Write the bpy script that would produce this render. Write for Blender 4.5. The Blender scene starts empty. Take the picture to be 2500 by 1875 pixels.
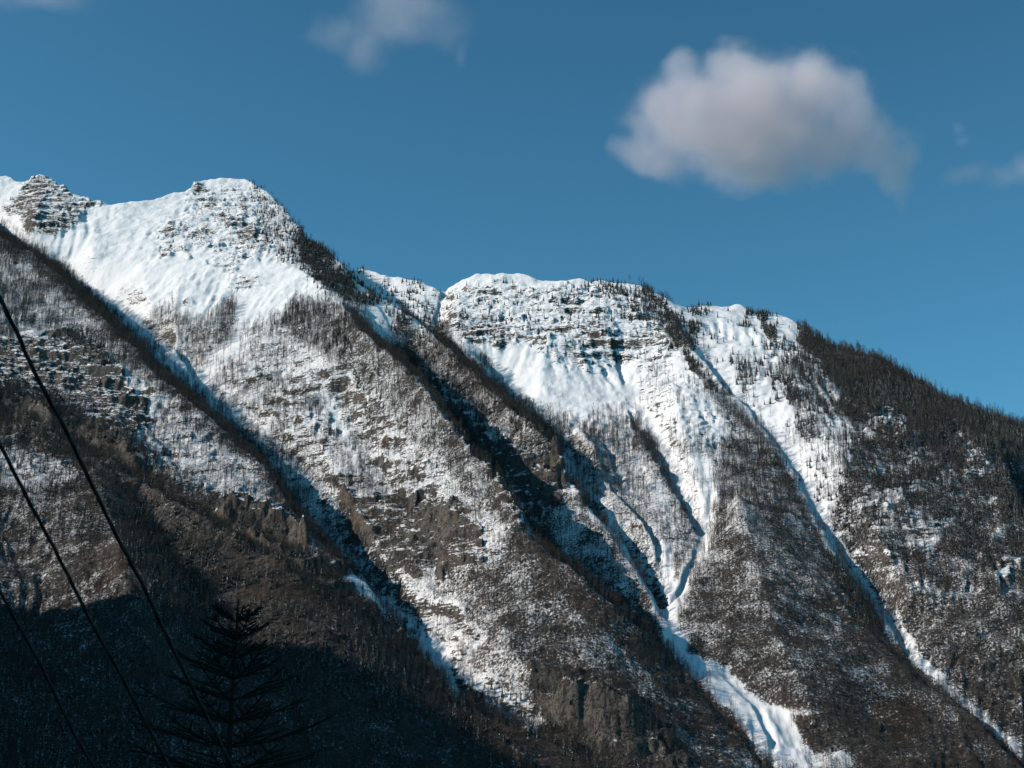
import bpy, math, random
import numpy as np
from mathutils import Vector

SEED = 7
rng = np.random.default_rng(SEED)
random.seed(SEED)
scene = bpy.context.scene
COL = scene.collection

# ------------------------------------------------------------------ camera
LENS = 49.45
PITCH = math.radians(18.0)
CAM = (0.0, 0.0, 1.7)
cam_d = bpy.data.cameras.new("camera")
cam = bpy.data.objects.new("camera", cam_d)
COL.objects.link(cam)
cam.location = CAM
cam.rotation_euler = (math.pi / 2 + PITCH, 0, 0)
cam_d.lens = LENS
cam_d.sensor_width = 36.0
cam_d.clip_start = 0.1
cam_d.clip_end = 60000
cam_d.dof.use_dof = True
cam_d.dof.focus_distance = 2500.0
cam_d.dof.aperture_fstop = 5.6
scene.camera = cam

# ------------------------------------------------------------------ light
SUN_AZ = math.radians(-100.0)      # from +Y (view direction) towards +X
SUN_EL = math.radians(31.0)
world = bpy.data.worlds.new("World")
scene.world = world
world.use_nodes = True
wn = world.node_tree
bg = wn.nodes["Background"]
sky = wn.nodes.new("ShaderNodeTexSky")
sky.sky_type = 'NISHITA'
sky.sun_disc = False
sky.sun_elevation = SUN_EL
sky.sun_rotation = SUN_AZ
sky.altitude = 1200.0
sky.air_density = 1.0
sky.dust_density = 0.1
sky.ozone_density = 1.5
tint = wn.nodes.new("ShaderNodeMix"); tint.data_type = 'RGBA'; tint.blend_type = 'MULTIPLY'
tint.inputs[0].default_value = 1.0
wn.links.new(sky.outputs[0], tint.inputs[6]); tint.inputs[7].default_value = (0.465, 1.045, 1.09, 1)   # white balance of the picture
tcw = wn.nodes.new("ShaderNodeTexCoord"); sepw = wn.nodes.new("ShaderNodeSeparateXYZ"); wn.links.new(tcw.outputs['Generated'], sepw.inputs[0])
grw = wn.nodes.new("ShaderNodeMapRange"); wn.links.new(sepw.outputs[2], grw.inputs[0])
for i_, v_ in ((1, 0.1), (2, 0.75), (3, 1.12), (4, 0.74)): grw.inputs[i_].default_value = v_     # paler low down, deeper blue overhead
mulw = wn.nodes.new("ShaderNodeVectorMath"); mulw.operation = 'SCALE'
wn.links.new(tint.outputs[2], mulw.inputs[0]); wn.links.new(grw.outputs[0], mulw.inputs['Scale'])
wn.links.new(mulw.outputs[0], bg.inputs[0])
bg.inputs[1].default_value = 0.115
sun_d = bpy.data.lights.new("sun", 'SUN')
sun_d.energy = 4.5
sun_d.angle = math.radians(0.53)
sun_d.color = (1.0, 0.905, 0.80)
sun = bpy.data.objects.new("sun", sun_d)
COL.objects.link(sun)
sdir = Vector((math.sin(SUN_AZ) * math.cos(SUN_EL), math.cos(SUN_AZ) * math.cos(SUN_EL), math.sin(SUN_EL)))
sun.rotation_euler = sdir.to_track_quat('Z', 'Y').to_euler()
sun.location = (0, 0, 50)
vs = scene.view_settings
vs.view_transform = 'Standard'
vs.look = 'None'
vs.exposure = 0.0
vs.gamma = 1.0
vs.use_curve_mapping = False
scene.cycles.max_bounces = 5
scene.cycles.diffuse_bounces = 0
scene.cycles.volume_bounces = 2
scene.cycles.volume_max_steps = 96
scene.cycles.use_denoising = True
scene.cycles.denoiser = 'OPENIMAGEDENOISE'
scene.cycles.denoising_input_passes = 'RGB_ALBEDO_NORMAL'
scene.cycles.denoising_prefilter = 'ACCURATE'

# ------------------------------------------------------------------ numpy helpers
F = 2500 * LENS / 36.0
CP, SP = math.cos(PITCH), math.sin(PITCH)
S = 0.75          # mean slope of the mountain wall
YB = 1400.0       # where the mean wall meets camera height

def ray(u, v):
    cx = (u - 1250.0) / F
    cy = (937.5 - v) / F
    return cx, CP - cy * SP, SP + cy * CP       # direction, world axes

def place(u, v, q):
    """point of the wall (shifted back by q metres) seen in direction u, v"""
    dx, dy, dz = ray(u, v)
    t = (S * (YB + q)) / (S * dy - dz)
    return dx * t, dy * t, dz * t + CAM[2]

def project(x, y, z):
    z = z - CAM[2]
    d = y * CP + z * SP
    h = -y * SP + z * CP
    return 1250.0 + F * x / d, 937.5 - F * h / d

def perlin(x, y, seed=0):
    xi = np.floor(x).astype(np.int64); yi = np.floor(y).astype(np.int64)
    xf = x - xi; yf = y - yi
    u = xf * xf * xf * (xf * (xf * 6 - 15) + 10); v = yf * yf * yf * (yf * (yf * 6 - 15) + 10)
    t = np.random.default_rng(1000 + seed).uniform(0, 2 * np.pi, 65536)
    gx = np.cos(t); gy = np.sin(t)
    def g(ix, iy, fx, fy):
        h = (ix * 73856093 ^ iy * 19349663) & 65535
        return gx[h] * fx + gy[h] * fy
    a = g(xi, yi, xf, yf); b = g(xi + 1, yi, xf - 1, yf)
    c = g(xi, yi + 1, xf, yf - 1); d = g(xi + 1, yi + 1, xf - 1, yf - 1)
    return ((a + (b - a) * u) * (1 - v) + (c + (d - c) * u) * v) * 1.5

def fbm(x, y, octs, seed=0, gain=0.5, lac=2.03):
    s = 0; a = 1.0; n = 0
    for k in range(octs):
        s = s + a * perlin(x, y, seed + k); n += a
        x = x * lac + 17.3; y = y * lac - 9.1; a *= gain
    return s / n

def ridged(x, y, octs, seed=0, gain=0.5, lac=2.1):
    s = 0; a = 1.0; n = 0
    for k in range(octs):
        s = s + a * (1 - 2 * np.abs(perlin(x, y, seed + k))); n += a
        x = x * lac + 5.3; y = y * lac + 3.7; a *= gain
    return s / n

def blur(a, n):
    for _ in range(n):
        p = np.pad(a, 1, mode='edge')
        a = (p[:-2, 1:-1] + p[2:, 1:-1] + p[1:-1, :-2] + p[1:-1, 2:] + 2 * a) / 6
    return a

def sstep(e0, e1, x):
    t = np.clip((x - e0) / (e1 - e0), 0, 1)
    return t * t * (3 - 2 * t)

# ------------------------------------------------------------------ shape of the mountain: ridge and gully lines
# (u, v) on the 2500 x 1875 photograph, third value how far the point stands before (-) or behind (+) the mean wall
LINES = []
def line(pts, q=0.0, hidden=None, back=None):
    LINES.append(([(p[0], p[1], p[2] if len(p) > 2 else q) for p in pts], hidden, back))

# skyline of the main summit
line([(-300,460),(-120,470),(-40,445),(0,430),(20,427),(50,450),(75,440),(102,426),(147,458),(203,480),(260,498),(283,497),(328,488),
      (373,489),(424,466),(458,466),(486,441),(531,436),(599,438),(633,452),(667,480),(695,509),(723,548),(746,582),
      (780,597),(814,624),(842,656),(862,690,60)], 0, back=1)
# far ridge between the summit and the plateau
line([(853,659),(902,657),(934,673),(971,673),(1024,687),(1060,702),(1090,712)], 110, back=1)
# skyline of the plateau
line([(1085,706,130),(1109,687,110),(1146,677,100),(1166,666),(1195,666),(1207,672),(1227,666),(1276,669),(1317,685),(1341,681),
      (1378,686),(1418,679),(1451,689),(1467,683),(1508,691),(1565,697)], 90, back=1)
# skyline of the right-hand mass
line([(1645,753),(1722,747),(1775,749),(1803,742),(1828,757),(1852,771),(1885,767),(1917,773),(1946,787),(1986,818),
      (2048,857),(2088,857),(2129,875),(2170,895),(2231,924),(2292,960),(2353,989),(2414,1017),(2475,1038),(2600,1080),(2800,1170)], 135, back=1)
# rib from the summit
RIB = [(604,440,0),(612,520,5),(640,560,0),(665,610,-5),(708,648,-15),(773,689,-30),(825,735,-55),(853,763,-70)]
# first big spur (middle of the picture)
SC1 = [(881,812),(934,852),(975,881),(1011,917),(1044,966),(1077,1007),(1105,1047),(1146,1100),(1186,1137),(1211,1178),
       (1235,1226),(1262,1275),(1300,1318),(1370,1371),(1431,1428),(1492,1485),(1553,1534),(1614,1578),(1654,1625),
       (1722,1680),(1775,1733),(1816,1770),(1860,1810),(1901,1859),(1960,1925),(2050,2020)]
line(RIB + [(a, b, -114 + 97 * min(1, max(0, (a - 1400) / 260)) + 30 * min(1, max(0, (a - 1560) / 120))) for a, b in SC1], hidden=(0, 26, 140, 8, ((1200, 1500, 1640, 1700), (150, 140, 50, 6))))
# spur on the left (in front of the summit face)
S1 = [(-350,250),(-200,380),(-80,505),(0,579),(81,620),(134,665),(171,705),(228,758),(285,811),(338,860),(366,905),(431,958),(488,1007),(541,1047),
      (570,1073),(651,1155),(712,1244),(773,1325),(834,1386),(900,1440),(950,1510),(990,1566),(1025,1590)]
line([(a, b, -80 + 55 * min(1, max(0, (a - 780) / 220))) for a, b in S1], hidden=(0, 26, 175, 2, ((0, 780, 930, 1030), (175, 165, 60, 12))))
# next spur below it
S0 = [(-400,850),(-200,960),(0,1020),(65,1028),(122,1053),(195,1094),(252,1118),(309,1163),(366,1199),(419,1232),(488,1260),(549,1301),(610,1334),(692,1378),
      (773,1440),(854,1500),(934,1574),(1003,1607),(1064,1660),(1109,1713),(1166,1741),(1248,1778),(1329,1806),(1410,1851),(1500,1910),(1650,2010)]
line([(a, b, -190 + 95 * min(1, max(0, (a - 780) / 280))) for a, b in S0], hidden=(0, 26, 120, 2, ((0, 780, 1060, 1400), (120, 110, 45, 30))))
# lowest spur, bottom left
SM = [(-300,1330),(-120,1450),(0,1514),(60,1540),(96,1571),(150,1598),(217,1641),(290,1680),(362,1718),(458,1776),(560,1830),(660,1880),(800,1960)]
line([(a, b, -270) for a, b in SM], hidden=(0, 26, 70))
# second spur
C2 = [(938,738,60),(959,746,10),(983,763,20),(1028,791),(1060,820),(1085,840),(1125,881),(1178,934),(1207,966,5),(1235,991,-15),(1268,1011,-22),(1300,1039,-22),(1329,1068,-12),
      (1355,1105,5),(1375,1160),(1422,1222),(1451,1255),(1492,1312),(1545,1381),(1589,1462),(1612,1517),(1620,1550)]
line([(p[0], p[1], p[2] if len(p) > 2 else 30) for p in C2], hidden=(0, 22, 95))
# small spurs in the wide bowl
line([(1406,1051,70),(1435,1076),(1459,1113),(1483,1161),(1500,1202),(1553,1251),(1580,1295),(1601,1330),(1612,1390),(1625,1460),(1633,1490,56)], 60, hidden=(0, 14, 20))
line([(1553,1047,110),(1573,1080),(1597,1117),(1618,1153),(1650,1210),(1683,1259),(1700,1296),(1718,1322,82)], 68, hidden=(0, 14, 22))
# spur D, right
D = [(1565,697,90),(1600,716,85),(1640,748,80),(1660,796,72),(1670,820,66),(1681,842),(1722,883),(1763,936),(1812,981),(1844,1025),(1877,1066),(1909,1107),(1946,1160),(1966,1209),
     (1991,1261),(2027,1322),(2052,1365),(2075,1410),(2093,1450),(2112,1500),(2137,1550),(2170,1586),(2210,1631),(2267,1680),(2332,1717),(2373,1750),(2414,1790),(2454,1838),(2500,1872),(2600,1960)]
line([(p[0], p[1], p[2] if len(p) > 2 else 45) for p in D], hidden=(0, 18, 18))
# ribs of the right-hand mass
line([(2129,876,120),(2165,960,75),(2210,1060,45),(2270,1180,30),(2330,1300,25),(2400,1420,25),(2500,1560,30),(2700,1750,40)])
line([(2400,1012,125),(2430,1080,70),(2455,1150,50),(2500,1260,35),(2600,1420,30)], hidden=(10, 10, 60))
line([(1935,800,120),(1930,900,62),(1975,980,36),(2030,1080,22),(2085,1180,15),(2140,1300,20),(2230,1450,40)])
# gully floors one can see
line([(1640,778,112),(1702,866,92),(1770,950,74),(1836,1003,68),(1885,1060,66),(1946,1146,65),(1986,1228,66),(2019,1300,72),(2068,1370,88),
      (2120,1440,108),(2170,1510,100),(2222,1590,72),(2235,1622,64),(2292,1670,60),(2373,1732,58),(2434,1788,58),(2495,1850,58),(2600,1940,58)])
line([(1500,880,150),(1560,980,130),(1585,1040,118),(1612,1105,104),(1655,1190,94),(1690,1255,88),(1716,1300,84),(1716,1340,72),(1685,1395,60),(1657,1460,50),(1637,1509,42),
      (1645,1570,32),(1700,1610,24),(1770,1680,20),(1860,1760,18),(1920,1840,16),(1990,1930,14)])
line([(1771,1640,32),(1852,1720,28),(1921,1755,26),(1960,1800,24),(1990,1880,22)])
line([(1190,905,150),(1250,960,150),(1340,1050,140),(1400,1120,115),(1440,1200,95),(1500,1300,80),(1560,1400,70),(1600,1480,60),(1632,1525,52)])
line([(1450,1045,115),(1490,1110,95),(1520,1180,86),(1575,1255,78),(1620,1330,72),(1632,1430,62),(1636,1500,54)])
line([(150,660,130),(250,745,135),(330,800,125),(420,870,115),(500,950,108),(590,1060,105),(680,1160,102),(760,1250,100),(850,1350,75),(930,1450,50),(1000,1520,35),
      (1060,1580,20),(1100,1650,5),(1150,1720,-10),(1250,1760,-20),(1370,1800,-30),(1480,1870,-40),(1600,1960,-50)])
line([(1000,870,100),(1060,950,95),(1110,1030,95),(1160,1110,92),(1215,1200,90),(1260,1280,88),(1330,1345,80),(1420,1420,70)])
# shape of the broad faces
line([(330,520,20),(340,620,40),(360,700,50),(370,760,60)])
line([(212,515,20),(220,560,35),(228,620,45)])
line([(102,430,-5),(95,480,-20),(85,540,-10)])
line([(500,460,10),(470,540,10),(450,640,20),(430,740,30),(430,850,70),(470,925,95)])
line([(590,830,45),(560,870,62),(512,938,92)])
line([(610,780,20),(650,830,25),(690,900,30),(730,1000,35),(790,1100,35),(860,1230,25),(960,1380,5),(1040,1480,-10)])
line([(640,640,0),(600,700,10),(560,760,20)])
line([(830,980,30),(900,1100,22),(1000,1280,5),(1060,1420,-15)])
line([(1090,720,150),(1072,770,160),(1075,830,165)])
line([(930,700,130),(1000,760,150),(1060,830,160)])
line([(1120,700,110),(1110,780,90),(1140,860,90),(1200,900,110)])
line([(1350,690,90),(1340,780,80),(1330,880,100),(1310,980,120)])
line([(1480,690,90),(1470,780,70),(1500,860,110)])
line([(1640,930,40),(1660,1030,40),(1690,1120,45),(1720,1230,50)])
line([(1800,1200,-5),(1850,1400,-5),(1900,1560,0),(1980,1720,0)])
line([(1750,790,118),(1770,860,84),(1800,930,62)])
line([(100,800,-60),(180,900,-75),(280,1050,-90),(330,1140,-100)])
line([(0,860,-90),(60,960,-105),(130,1030,-115)])
line([(360,1000,-70),(420,1110,-75),(500,1220,-85),(640,1330,-100),(780,1420,-90)])
line([(0,1250,-200),(100,1420,-215),(160,1560,-225)])
line([(230,1150,-205),(275,1280,-240),(310,1400,-258),(330,1520,-266),(400,1640,-266),(520,1760,-266)])
line([(335,1215,-168),(400,1330,-160),(480,1450,-160),(600,1580,-165),(760,1720,-180)])
line([(720,1490,-198),(860,1620,-180),(1000,1780,-150)])
line([(1130,1380,-60),(1230,1560,-60),(1300,1640,-62)])
line([(1375,1700,-80),(1450,1680,-82),(1555,1735,-75)])
line([(1385,1800,-52),(1470,1825,-50),(1560,1825,-52)])
line([(535,1232,-112),(600,1224,-110),(660,1242,-102),(720,1277,-94),(758,1322,-88)])
line([(540,1300,-74),(620,1326,-64),(690,1347,-58),(742,1370,-56)])
# the hillside that closes the left side, outside the frame
line([(-900,500,-90),(-700,700,-110),(-560,850,-150),(-480,1000,-190),(-420,1150,-210),(-380,1300,-220),(-340,1500,-230),(-320,1700,-270)])

A0, A1 = -0.80, 0.52
Y0, Y1 = 1000.0, 5600.0
GX, GY = 880, 560
def grid_ix(x, y, gx, gy):
    return (x / y - A0) / (A1 - A0) * (gx - 1), np.log(y / Y0) / math.log(Y1 / Y0) * (gy - 1)

samples = []
def add_samples(P):
    for (x0, y0, z0), (x1, y1, z1) in zip(P[:-1], P[1:]):
        n = int(max(2, math.hypot(x1 - x0, y1 - y0) / 3))
        t = np.linspace(0, 1, n, endpoint=False)
        samples.append(np.stack([x0 + (x1 - x0) * t, y0 + (y1 - y0) * t, z0 + (z1 - z0) * t], 1))
for pts, hidden, back in LINES:
    add_samples([place(*p) for p in pts])
    if hidden:
        du, dv, dq = hidden[:3]; st = hidden[3] if len(hidden) > 3 else 2
        fade = hidden[4] if len(hidden) > 4 else None
        add_samples([place(p[0] + du, p[1] + dv, p[2] + (dq if fade is None else float(np.interp(p[0], fade[0], fade[1])))) for p in pts[st:]])
    if back:
        for dist, drop in ((90, 45), (400, 330), (1000, 800)):
            P = [place(*p) for p in pts]
            samples_b = [(x * (y + dist) / y, y + dist, z - drop) for x, y, z in P]
            add_samples(samples_b)
SMP = np.concatenate(samples)

def solve(gx, gy, init=None, iters=120):
    jx, iy = grid_ix(SMP[:, 0], SMP[:, 1], gx, gy)
    jx = np.rint(jx).astype(int); iy = np.rint(iy).astype(int)
    ok = (jx >= 0) & (jx < gx) & (iy >= 0) & (iy < gy)
    idx = iy[ok] * gx + jx[ok]
    val = SMP[ok, 2] - S * (SMP[ok, 1] - YB)
    cnt = np.bincount(idx, minlength=gx * gy); sm = np.bincount(idx, val, minlength=gx * gy)
    has = (cnt > 0).reshape(gy, gx); fix = np.where(has, (sm / np.maximum(cnt, 1)).reshape(gy, gx), 0)
    dx = (A1 - A0) / (gx - 1); dy = math.log(Y1 / Y0) / (gy - 1)
    wx, wy = 1 / dx ** 2, 1 / dy ** 2
    wn_ = 2 * (wx + wy); wx /= wn_; wy /= wn_
    w = np.zeros((gy, gx)) if init is None else init
    w = np.where(has, fix, w)
    for _ in range(iters):
        p = np.pad(w, 1, mode='edge')
        n = wx * (p[1:-1, :-2] + p[1:-1, 2:]) + wy * (p[:-2, 1:-1] + p[2:, 1:-1])
        w = np.where(has, fix, n)
    return w

def resample(a, gy, gx):
    yy = np.linspace(0, a.shape[0] - 1, gy); xx = np.linspace(0, a.shape[1] - 1, gx)
    y0 = np.minimum(yy.astype(int), a.shape[0] - 2); x0 = np.minimum(xx.astype(int), a.shape[1] - 2)
    fy = (yy - y0)[:, None]; fx = (xx - x0)[None, :]
    A = a[y0][:, x0]; B = a[y0][:, x0 + 1]; C_ = a[y0 + 1][:, x0]; D_ = a[y0 + 1][:, x0 + 1]
    return (A * (1 - fx) + B * fx) * (1 - fy) + (C_ * (1 - fx) + D_ * fx) * fy

w = None
for lv in (32, 16, 8, 4, 2, 1):
    gx, gy = GX // lv, GY // lv
    w = solve(gx, gy, None if w is None else resample(w, gy, gx), 400 if lv > 4 else 120)
w = blur(w, 2)
ga = np.linspace(A0, A1, GX)[None, :]; gyv = (Y0 * np.exp(np.linspace(0, math.log(Y1 / Y0), GY)))[:, None]
GXW = ga * gyv; GYW = gyv + 0 * ga
Z = w + S * (GYW - YB)

# fine ribs and runnels worn down the slopes by what slides and flows over them
def erode(Z, n, steps, depth, seed):
    r = np.random.default_rng(seed)
    Z = Z + 5.0 * fbm(GXW / 45, GYW / 45, 3, seed)
    gzy, gzx = np.gradient(Z)
    mx = gyv * (A1 - A0) / (GX - 1); my = gyv * math.log(Y1 / Y0) / (GY - 1)
    sx = -(gzx / mx) / mx; sy = -(gzy / my) / my      # cell units per metre of travel
    sx = sx * 1.0; sy = sy * 1.0
    ln = np.hypot(sx * mx, sy * my) + 1e-6
    sx, sy = sx / ln * 7.0, sy / ln * 7.0
    px = r.uniform(0, GX - 1, n); py = r.uniform(0, GY - 1, n)
    acc = np.zeros(GX * GY)
    vx = np.zeros(n); vy = np.zeros(n)
    for k in range(steps):
        ix = np.rint(px).astype(int); iy = np.rint(py).astype(int)
        f = iy * GX + ix
        acc += np.bincount(f, minlength=GX * GY)
        vx = 0.35 * vx + 0.65 * sx.ravel()[f]; vy = 0.35 * vy + 0.65 * sy.ravel()[f]
        px = np.clip(px + vx, 0, GX - 1); py = np.clip(py + vy, 0, GY - 1)
    acc = np.log1p(blur(acc.reshape(GY, GX), 1))
    return acc

Zb = Z.copy()
flow = 0
for k, (n, st, dp) in enumerate(((120000, 60, 1.5), (120000, 60, 1.2))):
    acc = erode(Z, n, st, dp, 40 + k)
    acc = acc - blur(acc, 30)
    Z = Z - dp * np.clip(acc, -1.6, 2.2) * sstep(-0.35, 0.45, fbm(GXW / 160, GYW / 160, 3, 33))
    flow = flow + acc
flow = blur(flow, 1)
_gy, _gx = np.gradient(blur(Z, 2)); STEEP = np.hypot(_gx / (gyv * (A1 - A0) / (GX - 1)), _gy / (gyv * math.log(Y1 / Y0) / (GY - 1)))

# ------------------------------------------------------------------ what covers it (areas read off the photograph)
RW, RH = 540, 395   # 5 px cells with a margin of 100 px on the sides
cu = (np.arange(RW) * 5.0 - 100)[None, :]; cv = (np.arange(RH) * 5.0 - 50)[:, None]
cu = cu + 0 * cv; cv = cv + 0 * cu
jit_u = cu + 34 * fbm(cu / 50, cv / 50, 4, 300, 0.6); jit_v = cv + 34 * fbm(cu / 50, cv / 50, 4, 310, 0.6)
def inside(poly):
    m = np.zeros(cu.shape, bool)
    n = len(poly)
    for i in range(n):
        x0, y0 = poly[i]; x1, y1 = poly[(i + 1) % n]
        if y0 == y1: continue
        c = ((y0 > jit_v) != (y1 > jit_v)) & (jit_u < (x1 - x0) * (jit_v - y0) / (y1 - y0) + x0)
        m ^= c
    return m
def near(pts, r):
    d = np.full(cu.shape, 1e9)
    for (x0, y0), (x1, y1) in zip(pts[:-1], pts[1:]):
        L = (x1 - x0) ** 2 + (y1 - y0) ** 2
        ju = cu + 0.25 * (jit_u - cu); jv = cv + 0.25 * (jit_v - cv)
        t = np.clip(((ju - x0) * (x1 - x0) + (jv - y0) * (y1 - y0)) / L, 0, 1)
        d = np.minimum(d, np.hypot(ju - x0 - t * (x1 - x0), jv - y0 - t * (y1 - y0)))
    return d < r * (1 + 0.7 * fbm(cu / 22, cv / 22, 2, 330))
T = np.zeros(cu.shape); CN = np.zeros(cu.shape); R = np.zeros(cu.shape) + 0.12
def area(poly, t=None, c=None, r=None):
    m = inside(poly)
    if t is not None: T[m] = t
    if c is not None: CN[m] = c
    if r is not None: R[m] = r
def stroke(pts, rad, t=None, c=None, r=None):
    m = near([(p[0], p[1]) for p in pts], rad)
    if t is not None: T[m] = t
    if c is not None: CN[m] = c
    if r is not None: R[m] = r

# whole lower wall is thinly wooded
area([(-100,600),(80,620),(285,800),(330,800),(420,760),(600,800),(700,780),(850,760),(1000,800),(1200,960),(1400,1040),(1500,1040),
      (1600,1040),(1700,1000),(1800,960),(1850,1000),(2000,1250),(2200,1600),(2600,2000),(-100,2000)], t=0.5, r=0.38)
# left spur
area([(-100,560),(81,620),(171,705),(285,811),(366,905),(431,958),(330,960),(240,860),(150,800),(60,830),(-100,850)], t=0.62, r=0.3)
area([(-100,830),(60,830),(150,800),(240,850),(330,950),(390,960),(430,1000),(400,1060),(320,1130),(250,1110),(120,1050),(0,1010),(-100,1000)], t=0.1, r=0.9)
area([(330,960),(430,965),(570,1080),(700,1240),(600,1260),(500,1230),(380,1180),(310,1150),(330,1080),(390,1010)], t=0.48, r=0.5)
area([(520,1230),(600,1220),(720,1270),(760,1340),(740,1370),(620,1330),(540,1290)], t=0.1, r=1.0)
area([(700,1330),(800,1390),(900,1450),(1000,1570),(960,1590),(860,1520),(760,1430)], t=0.15, r=0.75)
stroke(S1[3:], 22, t=1.0)
stroke([(185,830),(245,880)], 20, c=0.7)
# second spur below
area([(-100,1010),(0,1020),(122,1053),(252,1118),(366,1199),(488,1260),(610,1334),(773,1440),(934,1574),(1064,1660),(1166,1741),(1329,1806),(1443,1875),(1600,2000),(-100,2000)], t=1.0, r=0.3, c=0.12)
area([(-100,1180),(60,1200),(180,1270),(270,1360),(300,1450),(240,1560),(190,1600),(100,1540),(0,1500),(-100,1480)], t=0.88, r=0.25, c=0.04)  # wood cover raised here to dim the sunlit snow
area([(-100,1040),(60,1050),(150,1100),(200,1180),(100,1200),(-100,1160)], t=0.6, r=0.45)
area([(300,1180),(430,1240),(620,1340),(800,1470),(950,1600),(1060,1680),(900,1760),(600,1650),(420,1560),(330,1420)], t=1.2, c=0.75)  # woods and conifers thickened to stand in for shade on this flank
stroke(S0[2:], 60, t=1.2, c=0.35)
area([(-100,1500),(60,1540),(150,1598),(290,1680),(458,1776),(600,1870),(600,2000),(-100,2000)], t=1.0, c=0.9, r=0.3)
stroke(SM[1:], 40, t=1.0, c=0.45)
# summit and its face: snow with ledges
area([(0,430),(50,440),(102,426),(180,470),(260,498),(225,520),(170,555),(110,575),(60,550),(0,520)], r=0.8)
area([(0,430),(60,450),(40,500),(0,500)], r=0.25)
area([(470,450),(600,446),(620,520),(600,600),(640,640),(560,650),(480,600),(430,590),(360,580),(370,550),(440,520)], r=0.58)
area([(570,540),(640,560),(660,620),(600,610)], r=0.75)
area([(370,550),(440,545),(500,560),(520,590),(450,600),(390,600)], r=0.6)
area([(610,450),(700,520),(760,600),(860,690),(830,730),(740,670),(660,610),(620,530)], t=0.25, c=0.22, r=0.5)
area([(720,560),(800,600),(870,700),(860,740),(800,700),(740,640)], t=0.3, c=0.95)
area([(570,670),(650,690),(640,715),(580,700)], r=0.6)
for bx, by, bw, bh in ((492,470,26,10),(520,500,26,9),(590,500,20,26),(405,570,26,14),(430,615,30,8),(485,565,28,14),(545,540,24,8),(612,570,26,22),(620,610,30,14),(600,690,32,9),(318,725,20,5),(345,735,26,5),(520,640,14,5),(455,742,16,4),(515,748,12,4)):
    R[np.hypot((jit_u - bx) / bw, (jit_v - by) / bh) < 1.0] = 0.85
area([(300,700),(380,710),(370,745),(310,740)], r=0.5)
area([(380,600),(470,605),(460,635),(390,625)], r=0.7)
area([(500,640),(600,650),(590,670),(510,668)], r=0.55)
area([(440,735),(490,735),(485,750),(445,750)], r=0.6)
# tree islands under the face
area([(350,787),(386,758),(447,752),(496,787),(504,827),(490,915),(427,889),(378,819)], t=0.62)
stroke([(556,742),(563,752)], 14, t=0.8)
stroke([(558,775),(548,800),(556,822)], 22, t=0.85)
area([(600,830),(580,900),(500,1000),(560,1040),(700,1100),(800,1000),(760,850),(700,800)], t=0.42, r=0.5)
area([(640,790),(700,750),(790,735),(860,765),(975,885),(1044,966),(1105,1047),(1186,1137),(1250,1275),(1150,1230),(1040,1120),(960,1010),(850,900),(760,850)], t=0.8, c=0.05, r=0.3)
stroke([(830,830),(850,870)], 14, c=0.8)
stroke([(840,900),(880,960),(940,1010)], 14, c=0.4)
area([(620,1000),(800,900),(960,1010),(1040,1130),(1100,1250),(1000,1350),(900,1300),(800,1180),(700,1100)], t=0.46, r=0.58)
area([(800,1200),(900,1220),(1100,1220),(1250,1400),(1200,1460),(1080,1420),(960,1400),(860,1300)], t=0.4, r=0.9)
area([(1040,1230),(1110,1270),(1090,1330),(1020,1320)], t=0.0, r=1.0)
area([(1100,1400),(1250,1350),(1400,1420),(1550,1560),(1700,1700),(1850,1875),(1500,1900),(1400,1700),(1250,1600),(1120,1520)], t=0.72, r=0.3)
area([(1000,1450),(1100,1480),(1200,1550),(1150,1620),(1250,1700),(1380,1780),(1300,1800),(1180,1740),(1100,1690),(1020,1560)], t=0.3, r=0.5)
area([(1290,1600),(1420,1640),(1560,1700),(1650,1800),(1700,1900),(1480,1900),(1380,1800),(1300,1720)], t=0.85, r=0.8)
area([(1380,1690),(1440,1680),(1560,1740),(1560,1820),(1420,1860),(1370,1780)], t=0.75, r=0.95)
stroke(SC1, 30, t=1.0)
stroke(SC1[12:], 55, t=1.0)
# dark gully between first and second spur, woods thickened to deepen its shade
area([(1010,900),(1060,930),(1130,1000),(1200,1060),(1330,1100),(1370,1180),(1300,1300),(1250,1270),(1200,1180),(1130,1080),(1060,990)], t=0.45, c=0.12, r=0.85)
area([(1300,1060),(1360,1100),(1400,1200),(1330,1280),(1290,1180)], t=0.2, r=1.0)
# second spur
area([(960,745),(1060,820),(1180,934),(1330,1068),(1350,1120),(1270,1110),(1180,1040),(1060,930),(1000,870),(960,820)], t=0.9, c=0.18, r=0.3)
stroke([(p[0], p[1]) for p in C2[2:14]], 24, t=1.0)
area([(1290,1250),(1400,1220),(1500,1330),(1600,1500),(1500,1440),(1400,1370)], t=0.6)
stroke([(p[0], p[1]) for p in C2[15:]], 16, t=0.9)
area([(870,740),(940,735),(970,800),(965,850),(930,845),(890,800)], t=0, c=0.03, r=0.15)
area([(855,660),(940,675),(1060,705),(1080,760),(1060,830),(980,770),(900,720)], t=0.0, c=0.16, r=0.35)
stroke([(800,700),(870,735),(905,740)], 13, c=0.7)
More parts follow.
